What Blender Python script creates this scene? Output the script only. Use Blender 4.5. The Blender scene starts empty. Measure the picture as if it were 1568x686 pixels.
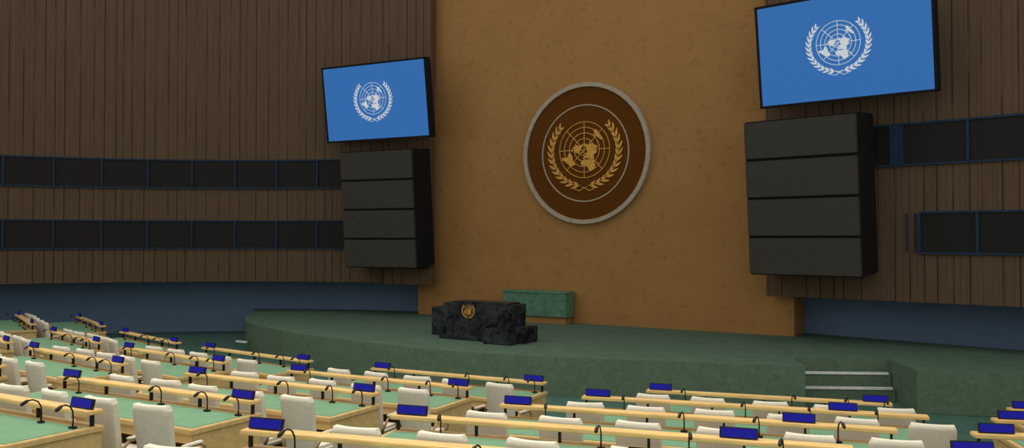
import bpy, bmesh, math, random
from mathutils import Vector, Matrix
random.seed(4)
S = bpy.context.scene
S.view_settings.view_transform = 'Standard'
EYE = 3.4
X0 = -11.8

def s2l(c):
    return tuple(((v/255)/12.92 if v/255 <= .04045 else ((v/255+.055)/1.055)**2.4) for v in c)

# ---------------------------------------------------------------- materials
def new_mat(name):
    m = bpy.data.materials.new(name); m.use_nodes = True
    nt = m.node_tree
    return m, nt, nt.nodes['Principled BSDF']

def mat_plain(name, col, rough=.6, spec=.3, metal=0., var=.12, scale=6., bump=0.):
    m, nt, b = new_mat(name)
    tc = nt.nodes.new('ShaderNodeTexCoord')
    n = nt.nodes.new('ShaderNodeTexNoise'); n.inputs['Scale'].default_value = scale; n.inputs['Detail'].default_value = 4
    nt.links.new(tc.outputs['Object'], n.inputs['Vector'])
    r = nt.nodes.new('ShaderNodeValToRGB')
    r.color_ramp.elements[0].position = .3; r.color_ramp.elements[1].position = .7
    r.color_ramp.elements[0].color = tuple(c*(1-var) for c in col)+(1,)
    r.color_ramp.elements[1].color = tuple(min(1, c*(1+var)) for c in col)+(1,)
    nt.links.new(n.outputs['Fac'], r.inputs['Fac']); nt.links.new(r.outputs['Color'], b.inputs['Base Color'])
    b.inputs['Roughness'].default_value = rough; b.inputs['Specular IOR Level'].default_value = spec
    b.inputs['Metallic'].default_value = metal
    if bump:
        bp = nt.nodes.new('ShaderNodeBump'); bp.inputs['Strength'].default_value = bump; bp.inputs['Distance'].default_value = .02
        nt.links.new(n.outputs['Fac'], bp.inputs['Height']); nt.links.new(bp.outputs['Normal'], b.inputs['Normal'])
    return m

def mat_emit(name, col, strength=1., base=(0.01, 0.01, 0.01)):
    m, nt, b = new_mat(name)
    b.inputs['Base Color'].default_value = base+(1,)
    b.inputs['Emission Color'].default_value = col+(1,)
    b.inputs['Emission Strength'].default_value = strength
    b.inputs['Roughness'].default_value = .5; b.inputs['Specular IOR Level'].default_value = .1
    return m

def mat_slats(name, col, dark):
    m, nt, b = new_mat(name); N = nt.nodes; L = nt.links
    uv = N.new('ShaderNodeUVMap'); sep = N.new('ShaderNodeSeparateXYZ'); L.new(uv.outputs['UV'], sep.inputs[0])
    def noise(sx, sy, detail=4):
        mp = N.new('ShaderNodeMapping'); mp.inputs['Scale'].default_value = (sx, sy, 1); L.new(uv.outputs['UV'], mp.inputs['Vector'])
        nz = N.new('ShaderNodeTexNoise'); nz.inputs['Scale'].default_value = 1; nz.inputs['Detail'].default_value = detail
        L.new(mp.outputs[0], nz.inputs['Vector']); return nz.outputs['Fac']
    def mrange(src, a, b_, c, d):
        mr = N.new('ShaderNodeMapRange'); L.new(src, mr.inputs[0])
        for i, v in enumerate((a, b_, c, d)): mr.inputs[i+1].default_value = v
        return mr.outputs[0]
    def math_(op, a, b_):
        mm = N.new('ShaderNodeMath'); mm.operation = op
        for i, v in enumerate((a, b_)):
            if isinstance(v, (int, float)): mm.inputs[i].default_value = v
            else: L.new(v, mm.inputs[i])
        return mm.outputs[0]
    def lines(scale, width, rnd):
        v = N.new('ShaderNodeTexVoronoi'); v.voronoi_dimensions = '1D'; v.feature = 'DISTANCE_TO_EDGE'
        v.inputs['Scale'].default_value = 1; v.inputs['Randomness'].default_value = rnd
        L.new(math_('MULTIPLY', sep.outputs['X'], scale), v.inputs['W'])
        return mrange(v.outputs['Distance'], width*.4, width, 0, 1)
    a = lines(2.9, .065, 1.0); c = lines(7.5, .12, .8)
    fine = mrange(c, 0, 1, .72, 1)
    hide = mrange(noise(2.5, .35, 3), .48, .60, 0, .85)      # grooves fade out in places
    a2 = math_('MAXIMUM', a, hide)
    mul = math_('MULTIPLY', a2, fine)
    mx = N.new('ShaderNodeMix'); mx.data_type = 'RGBA'
    mx.inputs[6].default_value = dark+(1,); mx.inputs[7].default_value = col+(1,)
    L.new(mul, mx.inputs[0])
    br = math_('MULTIPLY', mrange(noise(9, .5, 5), .3, .7, .91, 1.09), mrange(noise(40, 4, 3), .3, .7, .93, 1.07))
    vm = N.new('ShaderNodeVectorMath'); vm.operation = 'SCALE'; L.new(mx.outputs[2], vm.inputs[0]); L.new(br, vm.inputs['Scale'])
    L.new(vm.outputs[0], b.inputs['Base Color'])
    b.inputs['Roughness'].default_value = .85; b.inputs['Specular IOR Level'].default_value = .05
    return m

def mat_gold(name, col):
    m, nt, b = new_mat(name); N = nt.nodes; L = nt.links
    tc = N.new('ShaderNodeTexCoord')
    n1 = N.new('ShaderNodeTexNoise'); n1.inputs['Scale'].default_value = .9; n1.inputs['Detail'].default_value = 6
    n2 = N.new('ShaderNodeTexNoise'); n2.inputs['Scale'].default_value = 5.5; n2.inputs['Detail'].default_value = 5
    L.new(tc.outputs['Object'], n1.inputs[0]); L.new(tc.outputs['Object'], n2.inputs[0])
    r1 = N.new('ShaderNodeMapRange'); r1.inputs[1].default_value = .3; r1.inputs[2].default_value = .7; r1.inputs[3].default_value = .95; r1.inputs[4].default_value = 1.05
    r2 = N.new('ShaderNodeMapRange'); r2.inputs[1].default_value = .30; r2.inputs[2].default_value = .43; r2.inputs[3].default_value = .83; r2.inputs[4].default_value = 1.0
    L.new(n1.outputs[0], r1.inputs[0]); L.new(n2.outputs[0], r2.inputs[0])
    mu = N.new('ShaderNodeMath'); mu.operation = 'MULTIPLY'; L.new(r1.outputs[0], mu.inputs[0]); L.new(r2.outputs[0], mu.inputs[1])
    vm = N.new('ShaderNodeVectorMath'); vm.operation = 'SCALE'; vm.inputs[0].default_value = col; L.new(mu.outputs[0], vm.inputs['Scale'])
    L.new(vm.outputs[0], b.inputs['Base Color'])
    b.inputs['Roughness'].default_value = .75; b.inputs['Specular IOR Level'].default_value = .08
    return m

def mat_marble(name, base, vein, scale=5., rough=.25, spec=.3):
    m, nt, b = new_mat(name); N = nt.nodes; L = nt.links
    tc = N.new('ShaderNodeTexCoord')
    n = N.new('ShaderNodeTexNoise'); n.inputs['Scale'].default_value = scale; n.inputs['Detail'].default_value = 8; n.inputs['Distortion'].default_value = 1.5
    L.new(tc.outputs['Object'], n.inputs[0])
    r = N.new('ShaderNodeValToRGB'); e = r.color_ramp.elements
    e[0].position = .35; e[0].color = base+(1,); e[1].position = .75; e[1].color = vein+(1,)
    L.new(n.outputs[0], r.inputs[0]); L.new(r.outputs[0], b.inputs['Base Color'])
    b.inputs['Roughness'].default_value = rough; b.inputs['Specular IOR Level'].default_value = spec
    return m

def mat_wood(name, col, scale=2.5, var=.18, rough=.45, spec=.35):
    m, nt, b = new_mat(name); N = nt.nodes; L = nt.links
    tc = N.new('ShaderNodeTexCoord'); mp = N.new('ShaderNodeMapping'); mp.inputs['Scale'].default_value = (1, 6, 9)
    L.new(tc.outputs['Object'], mp.inputs[0])
    n = N.new('ShaderNodeTexNoise'); n.inputs['Scale'].default_value = scale; n.inputs['Detail'].default_value = 7; n.inputs['Distortion'].default_value = .6
    L.new(mp.outputs[0], n.inputs[0])
    r = N.new('ShaderNodeValToRGB'); e = r.color_ramp.elements
    e[0].position = .3; e[0].color = tuple(c*(1-var) for c in col)+(1,)
    e[1].position = .7; e[1].color = tuple(min(1, c*(1+var)) for c in col)+(1,)
    L.new(n.outputs[0], r.inputs[0]); L.new(r.outputs[0], b.inputs['Base Color'])
    b.inputs['Roughness'].default_value = rough; b.inputs['Specular IOR Level'].default_value = spec
    return m

M_SLAT = mat_slats('wood_slat_cladding', (.128, .086, .054), (.045, .031, .022))
M_GOLD = mat_gold('gold_leaf_wall', (.375, .20, .070))
M_BLUE = mat_plain('navy_fabric_wall', (.14, .21, .31), .9, .02, var=.04)
M_CARPET = mat_plain('green_carpet', (.065, .135, .11), .95, .05, var=.15, scale=3)
M_STAGE = mat_marble('green_stage_carpet', (.082, .135, .095), (.11, .17, .125), 2.2, .85, .05)
M_STAGEF = mat_marble('green_stage_front', (.10, .155, .105), (.14, .20, .14), 5, .8, .05)
M_OAK = mat_wood('oak_wood', (.60, .42, .18), var=.14)
M_LEDGE = mat_wood('polished_oak', (.76, .52, .22), rough=.35)
M_LEATHER = mat_plain('green_leather', (.15, .29, .18), .7, .15, var=.06)
M_CREAM = mat_plain('cream_upholstery', (.70, .66, .56), .8, .1, var=.05, scale=15)
M_ARM = mat_wood('armrest_wood', (.45, .27, .16))
M_BLACK = mat_plain('black_plastic', (.008, .008, .009), .5, .3)
M_CHROME = mat_plain('brushed_metal', (.3, .3, .3), .35, .5, metal=.8)
M_PLATE = mat_emit('nameplate_display', s2l((4, 4, 135)), 1.)
M_PANE = mat_plain('dark_glass', (.018, .018, .018), .5, .1, var=.04)
M_FRAME = mat_plain('navy_frame', (.02, .042, .08), .6, .1)
M_SPK = mat_plain('speaker_grille', (.062, .057, .050), .9, .05, var=.12, scale=25)
M_SPKB = mat_plain('speaker_cabinet', (.016, .016, .016), .8, .06)
M_SCREEN = mat_emit('blue_screen', s2l((47, 103, 168)), 1.)
M_SCRLOGO = mat_emit('screen_emblem', s2l((196, 200, 204)), 1.)
M_DISC = mat_wood('dark_bronze_disc', (.115, .042, .008), .6, .06, .9, .02)
M_RING = mat_plain('silver_ring', (.40, .34, .26), .6, .15)
M_GILT = mat_plain('gilt_emblem', (.66, .35, .07), .6, .15)
M_BMARB = mat_marble('black_marble', (.004, .005, .006), (.05, .06, .07), 3.5, .35, .15)
M_GMARB = mat_marble('green_marble', (.08, .18, .12), (.15, .30, .20), 6, .5, .15)
M_STRIP = mat_plain('step_nosing', (.75, .76, .74), .6, .2)

# ---------------------------------------------------------------- mesh helpers
class MB:
    def __init__(s):
        s.bm = bmesh.new(); s.mats = []
        s.uv = s.bm.loops.layers.uv.new('UVMap')
    def mi(s, m):
        if m not in s.mats: s.mats.append(m)
        return s.mats.index(m)
    def box(s, x0, x1, y0, y1, z0, z1, m, bevel=0., M=None):
        t = bmesh.new()
        bmesh.ops.create_cube(t, size=1)
        for v in t.verts:
            v.co = Vector(((x0+x1)/2+v.co.x*(x1-x0), (y0+y1)/2+v.co.y*(y1-y0), (z0+z1)/2+v.co.z*(z1-z0)))
        if bevel: bmesh.ops.bevel(t, geom=list(t.edges), offset=bevel, segments=2, affect='EDGES')
        s.add(t, m, M); t.free()
    def add(s, t, m, M=None):
        i = s.mi(m); mp = {}
        for v in t.verts: mp[v] = s.bm.verts.new(M @ v.co if M else v.co)
        for f in t.faces:
            try:
                nf = s.bm.faces.new([mp[v] for v in f.verts]); nf.material_index = i; nf.smooth = f.smooth
            except ValueError: pass
    def poly(s, pts, m):
        f = s.bm.faces.new([s.bm.verts.new(p) for p in pts]); f.material_index = s.mi(m); return f
    def tube(s, pts, r, m, seg=8):
        t = bmesh.new(); rings = []
        pts = [Vector(p) for p in pts]
        rr = r if isinstance(r, (list, tuple)) else [r]*len(pts)
        up = Vector((.13, .2, 1)).normalized()
        for i, p in enumerate(pts):
            d = (pts[min(i+1, len(pts)-1)]-pts[max(i-1, 0)]).normalized()
            a = d.cross(up)
            if a.length < .05: a = d.cross(Vector((1, 0, 0)))
            a.normalize(); b = d.cross(a)
            rings.append([t.verts.new(p+(a*math.cos(2*math.pi*k/seg)+b*math.sin(2*math.pi*k/seg))*rr[i]) for k in range(seg)])
        for i in range(len(rings)-1):
            for k in range(seg):
                f = t.faces.new([rings[i][k], rings[i][(k+1) % seg], rings[i+1][(k+1) % seg], rings[i+1][k]]); f.smooth = True
        t.faces.new(rings[0]); t.faces.new(rings[-1])
        s.add(t, m); t.free()
    def prism(s, pts, z0, z1, mtop, mside=None):
        mside = mside or mtop
        a = [s.bm.verts.new((p[0], p[1], z0)) for p in pts]; b = [s.bm.verts.new((p[0], p[1], z1)) for p in pts]
        n = len(pts)
        f = s.bm.faces.new(b); f.material_index = s.mi(mtop)
        f = s.bm.faces.new(a); f.material_index = s.mi(mside)
        for i in range(n):
            f = s.bm.faces.new([a[i], a[(i+1) % n], b[(i+1) % n], b[i]]); f.material_index = s.mi(mside)
    def mesh(s, name, tri=False):
        bmesh.ops.recalc_face_normals(s.bm, faces=list(s.bm.faces))
        if tri: bmesh.ops.triangulate(s.bm, faces=[f for f in s.bm.faces if len(f.verts) > 4])
        me = bpy.data.meshes.new(name); s.bm.to_mesh(me); s.bm.free()
        for m in s.mats: me.materials.append(m)
        return me
    def obj(s, name, loc=(0, 0, 0), rot=(0, 0, 0), parent=None, tri=False):
        return place(s.mesh(name, tri), name, loc, rot, parent)

def place(me, name, loc=(0, 0, 0), rot=(0, 0, 0), parent=None):
    o = bpy.data.objects.new(name, me); S.collection.objects.link(o)
    o.location = loc; o.rotation_euler = rot
    if parent: o.parent = parent
    return o

def empty(name, loc=(0, 0, 0), rot=(0, 0, 0)):
    o = bpy.data.objects.new(name, None); S.collection.objects.link(o); o.empty_display_size = .2
    o.location = loc; o.rotation_euler = rot
    return o

def arc_block(name, C, R0, R1, t0, t1, z0, z1, m, sgn, n=40, mb=None, parent=None):
    own = mb is None
    mb = mb or MB()
    i = mb.mi(m); cols = []
    for k in range(n+1):
        t = math.radians(t0+(t1-t0)*k/n); q = []
        for R in (R0, R1):
            for z in (z0, z1):
                q.append(mb.bm.verts.new((C[0]+sgn*R*math.sin(t), C[1]+R*math.cos(t), z)))
        cols.append((t, q))
    def face(vs, us):
        f = mb.bm.faces.new(vs); f.material_index = i
        for l, u in zip(f.loops, us): l[mb.uv].uv = u
    for k in range(n):
        ta, a = cols[k]; tb, b = cols[k+1]
        ua, ub = R0*ta, R0*tb
        face([a[0], b[0], b[1], a[1]], [(ua, z0), (ub, z0), (ub, z1), (ua, z1)])
        face([a[2], b[2], b[3], a[3]], [(ua, z0), (ub, z0), (ub, z1), (ua, z1)])
        face([a[0], b[0], b[2], a[2]], [(ua, 0), (ub, 0), (ub, .5), (ua, .5)])
        face([a[1], b[1], b[3], a[3]], [(ua, 0), (ub, 0), (ub, .5), (ua, .5)])
    for t, q in (cols[0], cols[-1]):
        face([q[0], q[2], q[3], q[1]], [(0, z0), (.5, z0), (.5, z1), (0, z1)])
    if own: return mb.obj(name, parent=parent)

# ---------------------------------------------------------------- room shell
TOP = EYE+10.2
LC = (-15.1, 6.5); LR = 16.
RC = (-8.34, -17.64); RR = 40.
WB = EYE-1.5
mb = MB(); mb.box(-18.2, -5.66, 22.8, 24.6, 0, TOP, M_GOLD); mb.obj('wall_front')
arc_block('wall_left', LC, LR, LR+.3, 8, 100, WB, TOP, M_SLAT, -1, 60)
arc_block('wall_right', RC, RR, RR+.3, 3, 26, WB, TOP, M_SLAT, 1, 40)
mb = MB()
arc_block('', LC, LR+1.6, LR+1.8, 10, 98, 0, WB+.25, M_BLUE, -1, 50, mb)
arc_block('', LC, LR+.3, LR+1.8, 10, 98, WB+.1, WB+.25, M_BLUE, -1, 50, mb)
mb.obj('wall_lower_left')
mb = MB()
arc_block('', RC, RR+1.6, RR+1.8, 3.6, 25, 0, WB+.25, M_BLUE, 1, 30, mb)
arc_block('', RC, RR+.3, RR+1.8, 3.6, 25, WB+.1, WB+.25, M_BLUE, 1, 30, mb)
mb.obj('wall_lower_right')
# trim at the foot of the wood cladding
arc_block('trim_1', LC, LR-.25, LR-.01, 7.4, 14, WB-.03, WB+.5, M_SLAT, -1, 8)

# window bands (glazed booths)
def band(name, C, R, sgn, divs, z0, z1, tend=None):
    mb = MB()
    t0, t1 = divs[0], divs[-1]
    n = max(4, int((t1-t0)/1.2))
    arc_block('', C, R-.03, R-.005, t0, t1, z0, z1, M_PANE, sgn, n*2, mb)
    arc_block('', C, R-.07, R-.005, t0, t1, z1, z1+.05, M_FRAME, sgn, n*2, mb)
    arc_block('', C, R-.07, R-.005, t0, t1, z0-.05, z0, M_FRAME, sgn, n*2, mb)
    for d in divs:
        h = math.degrees(.03/R)
        arc_block('', C, R-.09, R-.005, d-h, d+h, z0, z1, M_FRAME, sgn, 1, mb)
    return mb.obj(name)
Z1 = (EYE+1.76, EYE+2.68); Z2 = (EYE-.32, EYE+.58)
ld = [23.05+5.236*k for k in range(-1, 13)]
band('window_1', LC, LR, -1, ld, *Z1)
band('window_2', LC, LR, -1, ld, *Z2)
def rs(s): return 3+math.degrees(s/RR)
band('window_3', RC, RR, 1, [rs(1.9), rs(3.1), rs(3.35)]+[rs(3.35+1.41*k) for k in range(1, 8)], *Z1)
band('window_4', RC, RR, 1, [rs(3.72+1.22*k) for k in range(0, 9)], *Z2)
mb = MB()
arc_block('', RC, RR-.08, RR-.005, rs(3.12), rs(3.34), Z1[0], Z1[1], M_FRAME, 1, 1, mb)
for s_ in (3.42, 3.60):
    arc_block('', RC, RR-.05, RR-.005, rs(s_), rs(s_+.025), Z2[0], Z2[1], M_FRAME, 1, 1, mb)
mb.obj('trim_2')

# floor: flat part plus curved terraces
ROWP = 1.85; STEP = .175
def fcurve(x): return 12.3+.0155*x*x
mb = MB()
mb.poly([(-35, -6, -.005), (9, -6, -.005), (9, 26, -.005), (-35, 26, -.005)], M_CARPET)
xs = [-18.5+i*.75 for i in range(0, 49)]
for k in range(1, 9):
    zt = STEP*k; zb = zt-STEP
    for i in range(len(xs)-1):
        a, b = xs[i], xs[i+1]
        ya, yb = fcurve(a)-ROWP*k+.3, fcurve(b)-ROWP*k+.3
        mb.poly([(X0+a, ya, zt), (X0+b, yb, zt), (X0+b, yb-ROWP, zt), (X0+a, ya-ROWP, zt)], M_CARPET)
        mb.poly([(X0+a, ya, zb), (X0+b, yb, zb), (X0+b, yb, zt), (X0+a, ya, zt)], M_CARPET)
place(mb.mesh('floor'), 'floor')

# ---------------------------------------------------------------- emblem
CONT = [
 [(-165,62),(-155,71),(-125,70),(-95,68),(-82,68),(-78,60),(-65,60),(-55,50),(-70,44),(-80,30),(-81,25),(-90,30),(-97,26),(-95,18),(-87,20),(-83,10),(-92,14),(-105,20),(-112,30),(-122,37),(-124,48),(-135,58),(-152,59)],
 [(-78,8),(-62,10),(-50,0),(-35,-7),(-40,-22),(-55,-35),(-67,-45),(-68,-55),(-75,-50),(-71,-30),(-71,-18),(-81,-5)],
 [(-55,70),(-65,78),(-35,83),(-20,76),(-40,65),(-48,61)],
 [(-6,35),(10,37),(20,32),(32,31),(43,12),(51,11),(40,-3),(40,-15),(33,-27),(20,-34),(14,-22),(12,-5),(8,4),(-8,5),(-17,14),(-16,25)],
 [(-9,38),(-9,43),(-1,47),(5,52),(9,56),(20,55),(22,60),(12,60),(15,67),(25,71),(45,67),(70,70),(100,77),(140,73),(179,68),(170,60),(158,52),(156,60),(140,55),(135,45),(127,38),(121,30),(108,20),(105,10),(98,10),(95,17),(88,22),(80,10),(73,18),(66,25),(57,25),(58,18),(45,13),(35,29),(36,36),(27,38),(22,37),(18,42),(12,45),(5,43)],
 [(115,-22),(130,-12),(142,-11),(153,-27),(146,-39),(132,-32),(116,-35)],
 [(130,34),(136,37),(141,42),(143,44),(140,36)],
 [(-10,52),(-6,58),(0,53),(-3,50)],
 [(44,-16),(50,-14),(47,-25),(44,-24)],
 [(95,5),(104,-2),(106,-6),(100,-2)],[(110,2),(117,6),(118,-3),(111,-3)],[(131,-1),(142,-3),(150,-10),(138,-8)]]
def emblem(name, half_h, m, thick=0., loc=(0, 0, 0), rot=(0, 0, 0), parent=None):
    """laurel wreath round a polar map, lying in local XZ, facing -Y"""
    mb = MB(); cy = .17; Rm = .80
    layer = [0]
    def P(x, z): return (x*half_h, -layer[0], z*half_h)
    def quad(pts): mb.poly([P(*p) for p in pts], m)
    lw = .022
    for r in (.2, .4, .6, .8, 1.):
        n = 56
        for k in range(n):
            a, b = 2*math.pi*k/n, 2*math.pi*(k+1)/n
            ri, ro = r*Rm-lw/2, r*Rm+lw/2
            quad([(ri*math.sin(a), cy+ri*math.cos(a)), (ro*math.sin(a), cy+ro*math.cos(a)), (ro*math.sin(b), cy+ro*math.cos(b)), (ri*math.sin(b), cy+ri*math.cos(b))])
    layer[0] += .001
    for k in range(8):
        a = math.pi*k/4; dx, dz = math.sin(a), math.cos(a); nx, nz = dz*lw/2, -dx*lw/2
        r0, r1 = .2*Rm if k % 2 else .0, Rm
        quad([(dx*r0+nx, cy+dz*r0+nz), (dx*r1+nx, cy+dz*r1+nz), (dx*r1-nx, cy+dz*r1-nz), (dx*r0-nx, cy+dz*r0-nz)])
    layer[0] += .001
    for c in CONT:
        pts = []
        for lon, lat in c:
            r = (90-lat)/150*Rm; a = math.radians(lon)
            pts.append((r*math.sin(a), cy-r*math.cos(a)))
        quad(pts)
    layer[0] += .001
    for sg in (1, -1):
        path = []
        for k in range(33):
            t = math.radians(-98+(138)*k/32)
            path.append((sg*1.07*math.cos(t), .13+1.0*math.sin(t)))
        for k in range(32):
            (x, z), (x2, z2) = path[k], path[k+1]
            d = Vector((x2-x, z2-z)).normalized(); nn = Vector((-d.y, d.x))*.011
            quad([(x+nn.x, z+nn.y), (x2+nn.x, z2+nn.y), (x2-nn.x, z2-nn.y), (x-nn.x, z-nn.y)])
        quad([(sg*-.16, -.99), (sg*-.13, -1.0), (sg*.16, -.85), (sg*.14, -.83)])
        quad([(sg*-.16, -.99), (sg*-.34, -.93), (sg*-.32, -.96), (sg*-.13, -1.02)])
        cnt = 13
        for j in range(cnt):
            q = 4+j*28/(cnt-1); i0 = min(int(q), 31); fr = q-i0
            x = path[i0][0]*(1-fr)+path[i0+1][0]*fr
            z = path[i0][1]*(1-fr)+path[i0+1][1]*fr
            d = Vector((path[i0+1][0]-path[i0][0], path[i0+1][1]-path[i0][1])).normalized()
            for side, ln, ang in ((1, .27, 25), (-1, .22, 25)):
                an = math.radians(ang)*side*(-sg)
                e = Vector((d.x*math.cos(an)-d.y*math.sin(an), d.x*math.sin(an)+d.y*math.cos(an)))
                nn = Vector((-e.y, e.x)); w = .036
                if j == cnt-1: ln *= .8
                o = Vector((x, z))+e*.02
                pts = [o, o+e*ln*.3+nn*w, o+e*ln*.65+nn*w*.85, o+e*ln, o+e*ln*.65-nn*w*.85, o+e*ln*.3-nn*w]
                quad([(p.x, p.y) for p in pts])
    ob = mb.obj(name, loc, rot, parent, tri=True)
    if thick:
        s = ob.modifiers.new('thickness', 'SOLIDIFY'); s.thickness = thick; s.offset = 0
    return ob

def ring(mb, r0, r1, y0, y1, m, n=48, cz=0):
    V = []
    for k in range(n):
        a = 2*math.pi*k/n
        V.append([mb.bm.verts.new((r*math.sin(a), y, cz+r*math.cos(a))) for r in (r0, r1) for y in (y0, y1)])
    i = mb.mi(m)
    for k in range(n):
        a, b = V[k], V[(k+1) % n]
        for q in ((0, 2), (2, 3), (3, 1), (1, 0)):
            f = mb.bm.faces.new([a[q[0]], a[q[1]], b[q[1]], b[q[0]]]); f.material_index = i
def disc(mb, r, y0, y1, m, n=48):
    A = [mb.bm.verts.new((r*math.sin(2*math.pi*k/n), y0, r*math.cos(2*math.pi*k/n))) for k in range(n)]
    B = [mb.bm.verts.new((r*math.sin(2*math.pi*k/n), y1, r*math.cos(2*math.pi*k/n))) for k in range(n)]
    i = mb.mi(m)
    for f in [mb.bm.faces.new(A), mb.bm.faces.new(B)]+[mb.bm.faces.new([A[k], A[(k+1) % n], B[(k+1) % n], B[k]]) for k in range(n)]:
        f.material_index = i

we = empty('wall_emblem', (-11.76, 22.8, EYE+2.56))
mb = MB(); disc(mb, 2.06, -.12, 0, M_DISC); mb.obj('disc', parent=we)
mb = MB(); ring(mb, 2.0, 2.13, -.17, 0, M_RING); ring(mb, 1.43, 1.47, -.14, -.11, M_RING); mb.obj('rings', parent=we)
emblem('wreath_and_map', 1.05, M_GILT, .012, (0, -.14, -.08), parent=we)

# ---------------------------------------------------------------- video screens
def screen(loc, rz):
    e = empty('video_screen', loc, (math.radians(8), 0, math.radians(rz)))
    W, H = 4.1, 2.52
    mb = MB(); mb.box(-W/2, W/2, 0, .3, -H/2, H/2, M_SPKB, .02)
    fw = .06
    for a in ((-W/2, W/2, H/2-fw, H/2), (-W/2, W/2, -H/2, -H/2+fw), (-W/2, -W/2+fw, -H/2, H/2), (W/2-fw, W/2, -H/2, H/2)):
        mb.box(a[0], a[1], -.03, .01, a[2], a[3], M_SPKB)
    mb.box(-.5, .5, .28, .85, -.35, .25, M_SPKB)
    mb.obj('housing', parent=e)
    mb = MB(); mb.box(-W/2+fw, W/2-fw, -.012, .005, -H/2+fw, H/2-fw, M_SCREEN); mb.obj('display', parent=e)
    emblem('emblem', .64, M_SCRLOGO, 0, (-.06, -.02, .0), parent=e)
screen((-18.58, 21.0, EYE+4.47), 6)
screen((-4.1, 21.0, EYE+4.51), -7)

# ---------------------------------------------------------------- speaker arrays
def speakers(loc, rz):
    e = empty('loudspeaker_array', loc, (math.radians(5), 0, math.radians(rz)))
    W, H = 2.75, 3.8
    mb = MB(); mb.box(-W/2, W/2, .05, 1.15, -H/2, H/2, M_SPKB, .02)
    mb.box(-.4, .4, 1.1, 1.4, -.4, .6, M_SPKB)
    mb.obj('cabinet', parent=e)
    mb = MB(); hh = H/4
    for k in range(4):
        z = -H/2+k*hh
        mb.box(-W/2+.02, W/2-.02, -.03, .06, z+.03, z+hh-.03, M_SPK, .015)
    mb.obj('grilles', parent=e)
speakers((-18.27, 20.8, EYE+.93), 8)
speakers((-5.0, 20.8, EYE+.98), -8)

# ---------------------------------------------------------------- stage
ST = .83
front = [(-24.5, 21.2), (-23.6, 20.3), (-22.4, 19.0), (-21.6, 18.3), (-21.0, 17.85), (-20, 17.3), (-18, 16.6), (-16, 16.1), (-14, 15.8), (-11.8, 15.65), (-9.5, 15.95), (-7, 16.7), (-4.63, 17.4),
         (-4.15, 17.56), (-4.69, 18.73), (-2.92, 19.67), (-2.2, 18.24), (-.4, 18.8), (2, 19.6), (5, 20.8)]
back = [(5, 21.65), (-5.65, 23.75), (-5.65, 22.79), (-18.21, 22.79), (-18.21, 23.7), (-21.5, 22.75)]
mb = MB(); mb.prism(front+back, 0, ST, M_STAGE, M_STAGEF)
MS = Matrix.Translation((-4.69, 18.73, 0)) @ Matrix.Rotation(math.radians(28), 4, 'Z')
for y, z in ((-.22, .555), (-.46, .28)):
    mb.box(.02, 1.98, y, -.01, 0, z, M_STAGEF, 0, MS)
    mb.box(.10, 1.92, y-.02, y+.05, z-.035, z+.012, M_STRIP, 0, MS)
mb.box(-20.9, -20.45, 17.35, 17.42, .25, .3, M_STRIP)
mb.obj('stage_platform', tri=True)

# rostrum
r = empty('speaker_rostrum', (-11.95, 17.5, ST))
def wedge(mb, x0, x1, y0, y1, h, m, flare=.12, bev=.02):
    t = bmesh.new(); bmesh.ops.create_cube(t, size=1)
    for v in t.verts:
        top = v.co.z > 0
        x = x0 if v.co.x < 0 else x1; y = y0 if v.co.y < 0 else y1
        if not top: x += (-flare if v.co.x < 0 else -flare*.3)
        v.co = Vector((x, y, h if top else 0))
    bmesh.ops.bevel(t, geom=list(t.edges), offset=bev, segments=2, affect='EDGES')
    mb.add(t, m); t.free()
mb = MB()
wedge(mb, -1.2, .85, 0, .75, .93, M_BMARB, .15)
mb.box(-1.0, .7, .1, .7, .93, .97, M_BMARB, .01)
mb.obj('lectern_body', parent=r)
mb = MB(); wedge(mb, -2.05, -1.15, .6, 1.2, .74, M_BMARB, 0); wedge(mb, .3, 1.05, -.35, -.02, .38, M_BMARB, .05); wedge(mb, .86, 1.15, .1, .8, .40, M_BMARB, 0)
mb.obj('side_desks', parent=r)
emblem('lectern_emblem', .17, M_GILT, .006, (-.4, -.02, .73), parent=r)

# green marble presidential desk
mb = MB()
mb.box(-1.12, 1.12, 0, .5, .2, .95, M_GMARB, .02)
mb.box(-1.05, 1.05, .08, .45, 0, .2, M_GOLD)
mb.box(-1.14, 1.14, -.03, .52, .91, .97, M_GMARB, .01)
for x in (-.75, -.38, 0, .38, .75): mb.box(x-.006, x+.006, -.005, .02, .22, .90, M_STAGEF)
mb.obj('marble_podium_desk', (-13.25, 22.2, ST))

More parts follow.
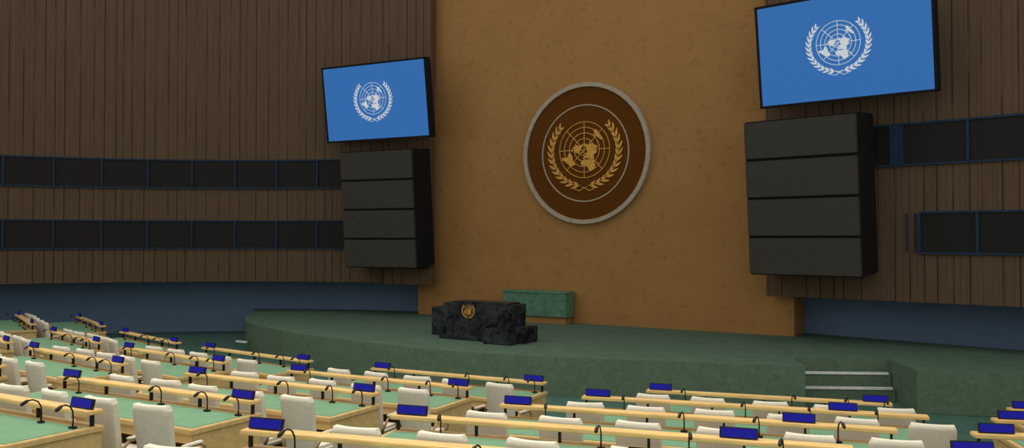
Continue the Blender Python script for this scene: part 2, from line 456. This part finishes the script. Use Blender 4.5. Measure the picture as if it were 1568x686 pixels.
# ---------------------------------------------------------------- chair
def chair_mesh():
    mb = MB()
    t = bmesh.new()
    nx, nz = 8, 12; W = .25
    def back_pt(u, v, off):
        x = (u*2-1)*W; z = .42+v*.70
        w = 1-.10*(1-v); x *= w
        if v > .88: x *= math.sqrt(max(0, 1-((v-.88)/.12)**2*.22))
        y = -.22-.10*v + .05*(u*2-1)**2 + off
        return Vector((x, y, z))
    G = [[[t.verts.new(back_pt(i/nx, j/nz, off)) for i in range(nx+1)] for j in range(nz+1)] for off in (-.035, .035)]
    for s_ in (0, 1):
        for j in range(nz):
            for i in range(nx):
                f = t.faces.new([G[s_][j][i], G[s_][j][i+1], G[s_][j+1][i+1], G[s_][j+1][i]]); f.smooth = True
    for j in range(nz):
        for i in (0, nx): t.faces.new([G[0][j][i], G[1][j][i], G[1][j+1][i], G[0][j+1][i]])
    for i in range(nx):
        for j in (0, nz): t.faces.new([G[0][j][i], G[0][j][i+1], G[1][j][i+1], G[1][j][i]])
    mb.add(t, M_CREAM); t.free()
    mb.box(-.25, .25, -.24, .26, .40, .49, M_CREAM, .035)
    for s_ in (-1, 1):
        mb.tube([(s_*.24, -.22, .43), (s_*.29, -.2, .56), (s_*.30, -.13, .64), (s_*.30, .1, .655), (s_*.30, .19, .62), (s_*.28, .2, .52), (s_*.24, .17, .43)], .019, M_ARM, 6)
        mb.box(s_*.30-.03, s_*.30+.03, -.15, .15, .655, .685, M_CREAM, .012)
    mb.tube([(0, 0, .06), (0, 0, .41)], .03, M_CHROME, 10)
    for k in range(5):
        a = math.radians(90+72*k)
        mb.tube([(0, 0, .09), (math.cos(a)*.26, math.sin(a)*.26, .05), (math.cos(a)*.28, math.sin(a)*.28, .012)], [.022, .016, .012], M_CHROME, 6)
    return mb.mesh('conference_chair')
CH = chair_mesh()
def mic_mesh():
    mb = MB()
    mb.box(-.04, .04, -.03, .03, 0, .02, M_BLACK, .006)
    pts = [(0, 0, .02), (0, .005, .10), (0, 0, .17), (0, -.03, .225), (0, -.08, .25), (0, -.13, .245)]
    mb.tube(pts, .008, M_BLACK, 6)
    mb.tube([(0, -.12, .247), (0, -.14, .24), (0, -.18, .215), (0, -.195, .205)], [.01, .019, .019, .01], M_BLACK, 8)
    return mb.mesh('gooseneck_microphone')
MIC = mic_mesh()
def plate_mesh():
    mb = MB()
    Mx = Matrix.Translation((0, 0, .054)) @ Matrix.Rotation(math.radians(-14), 4, 'X')
    mb.box(-.18, .18, -.012, .02, -.05, .054, M_BLACK, .004, Mx)
    mb.box(-.167, .167, -.016, -.010, -.042, .042, M_PLATE, 0, Mx)
    mb.box(-.1, .1, -.02, .05, 0, .012, M_BLACK)
    return mb.mesh('name_plate')
PL = plate_mesh()
def desk(L, loc, rz):
    mb = MB(); h = L/2
    mb.box(-h, h, -.09, .09, .895, .94, M_LEDGE, .008)
    n = max(2, round(L/.9)+1)
    for k in range(n):
        x = -h+.06+(L-.12)*k/(n-1)
        mb.box(x-.012, x+.012, -.02, .02, .77, .895, M_BLACK)
    mb.box(-h, h, -.95, .10, .71, .77, M_OAK, .008)
    mb.box(-h+.06, h-.06, -.89, -.10, .766, .776, M_LEATHER)
    mb.box(-h+.03, h-.03, .03, .09, 0, .71, M_OAK)
    mb.box(-h+.03, h-.03, -.92, -.88, .60, .71, M_OAK)
    ns = 3
    for k in range(ns):
        x = -h+.02+(L-.09)*k/(ns-1)
        mb.box(x, x+.05, -.90, .06, 0, .71, M_OAK)
    return mb.obj('delegate_desk', loc, (0, 0, rz))

# blocks: (left plate, right plate, shifts per row, right overhang, rows)
blocks = [
 (1.1, 4.28, -.28, -.24, .22, range(0, 5)),
 (6.46, 9.58, -.19, -.11, .22, range(0, 5)),
 (-4.2, -1.0, -.3, -.3, .22, range(0, 5)),
 (-8.8, -5.85, -.2, -.25, .22, range(0, 5)),
 (-14.0, -10.95, -.3, -.5, .22, range(0, 4)),
 (11.5, 14.6, -.1, -.1, .22, range(0, 4)),
]
for bi, (pl, pr, sl, sr, ov, rows) in enumerate(blocks):
    for k in rows:
        a = pl+sl*k; b = pr+sr*k
        xa = a-.22; xb = b+(ov if (bi != 1 or k == 0) else 1.0)
        ya, yb = fcurve(xa)-ROWP*k, fcurve(xb)-ROWP*k
        A = Vector((X0+xa, ya, STEP*k)); B = Vector((X0+xb, yb, STEP*k))
        d = (B-A); L = d.length; ang = math.atan2(d.y, d.x); mid = (A+B)/2
        u = d.normalized(); nrm = Vector((u.y, -u.x, 0))   # toward the delegates' side
        desk(L, mid, ang)
        def at(x, off, z):
            t = (x-xa)/(xb-xa); p = A+d*t+nrm*off; return (p.x, p.y, STEP*k+z)
        for x in (a, b): place(PL, 'name_plate', at(x, 0, .94), (0, 0, ang))
        seats = [a+.1+(b-a)*i/4 for i in range(5)]
        if bi == 1 and k: seats.append(b+.85)
        for i, x in enumerate(seats):
            place(CH, 'conference_chair', at(x, 1.13+random.uniform(-.03, .05), 0), (0, 0, ang+math.radians(random.uniform(-7, 7))))
            if i % 2 == 0 or i == 3:
                place(MIC, 'gooseneck_microphone', at(min(x+.3, xb-.12), .17, .776), (0, 0, ang+random.uniform(-.3, .3)))

# ---------------------------------------------------------------- light
w = bpy.data.worlds.new('World'); S.world = w; w.use_nodes = True
bg = w.node_tree.nodes['Background']; bg.inputs[0].default_value = (1, .97, .92, 1); bg.inputs[1].default_value = .71
def area(name, loc, rot, sx, sy, power, col, spread=180):
    l = bpy.data.lights.new(name, 'AREA'); l.shape = 'RECTANGLE'; l.size = sx; l.size_y = sy; l.energy = power; l.color = col; l.spread = math.radians(spread)
    o = bpy.data.objects.new(name, l); S.collection.objects.link(o); o.location = loc; o.rotation_euler = rot
    return o
area('ceiling_light', (-9, 6, 12), (0, 0, 0), 26, 14, 1300, (1, .93, .78), 100)

# ---------------------------------------------------------------- camera
cam = bpy.data.cameras.new('camera'); co = bpy.data.objects.new('camera', cam); S.collection.objects.link(co)
cam.sensor_width = 36; cam.lens = 29.85
co.location = (0, 0, EYE); co.rotation_euler = (math.radians(90.97), 0, math.radians(32.3))
S.camera = co
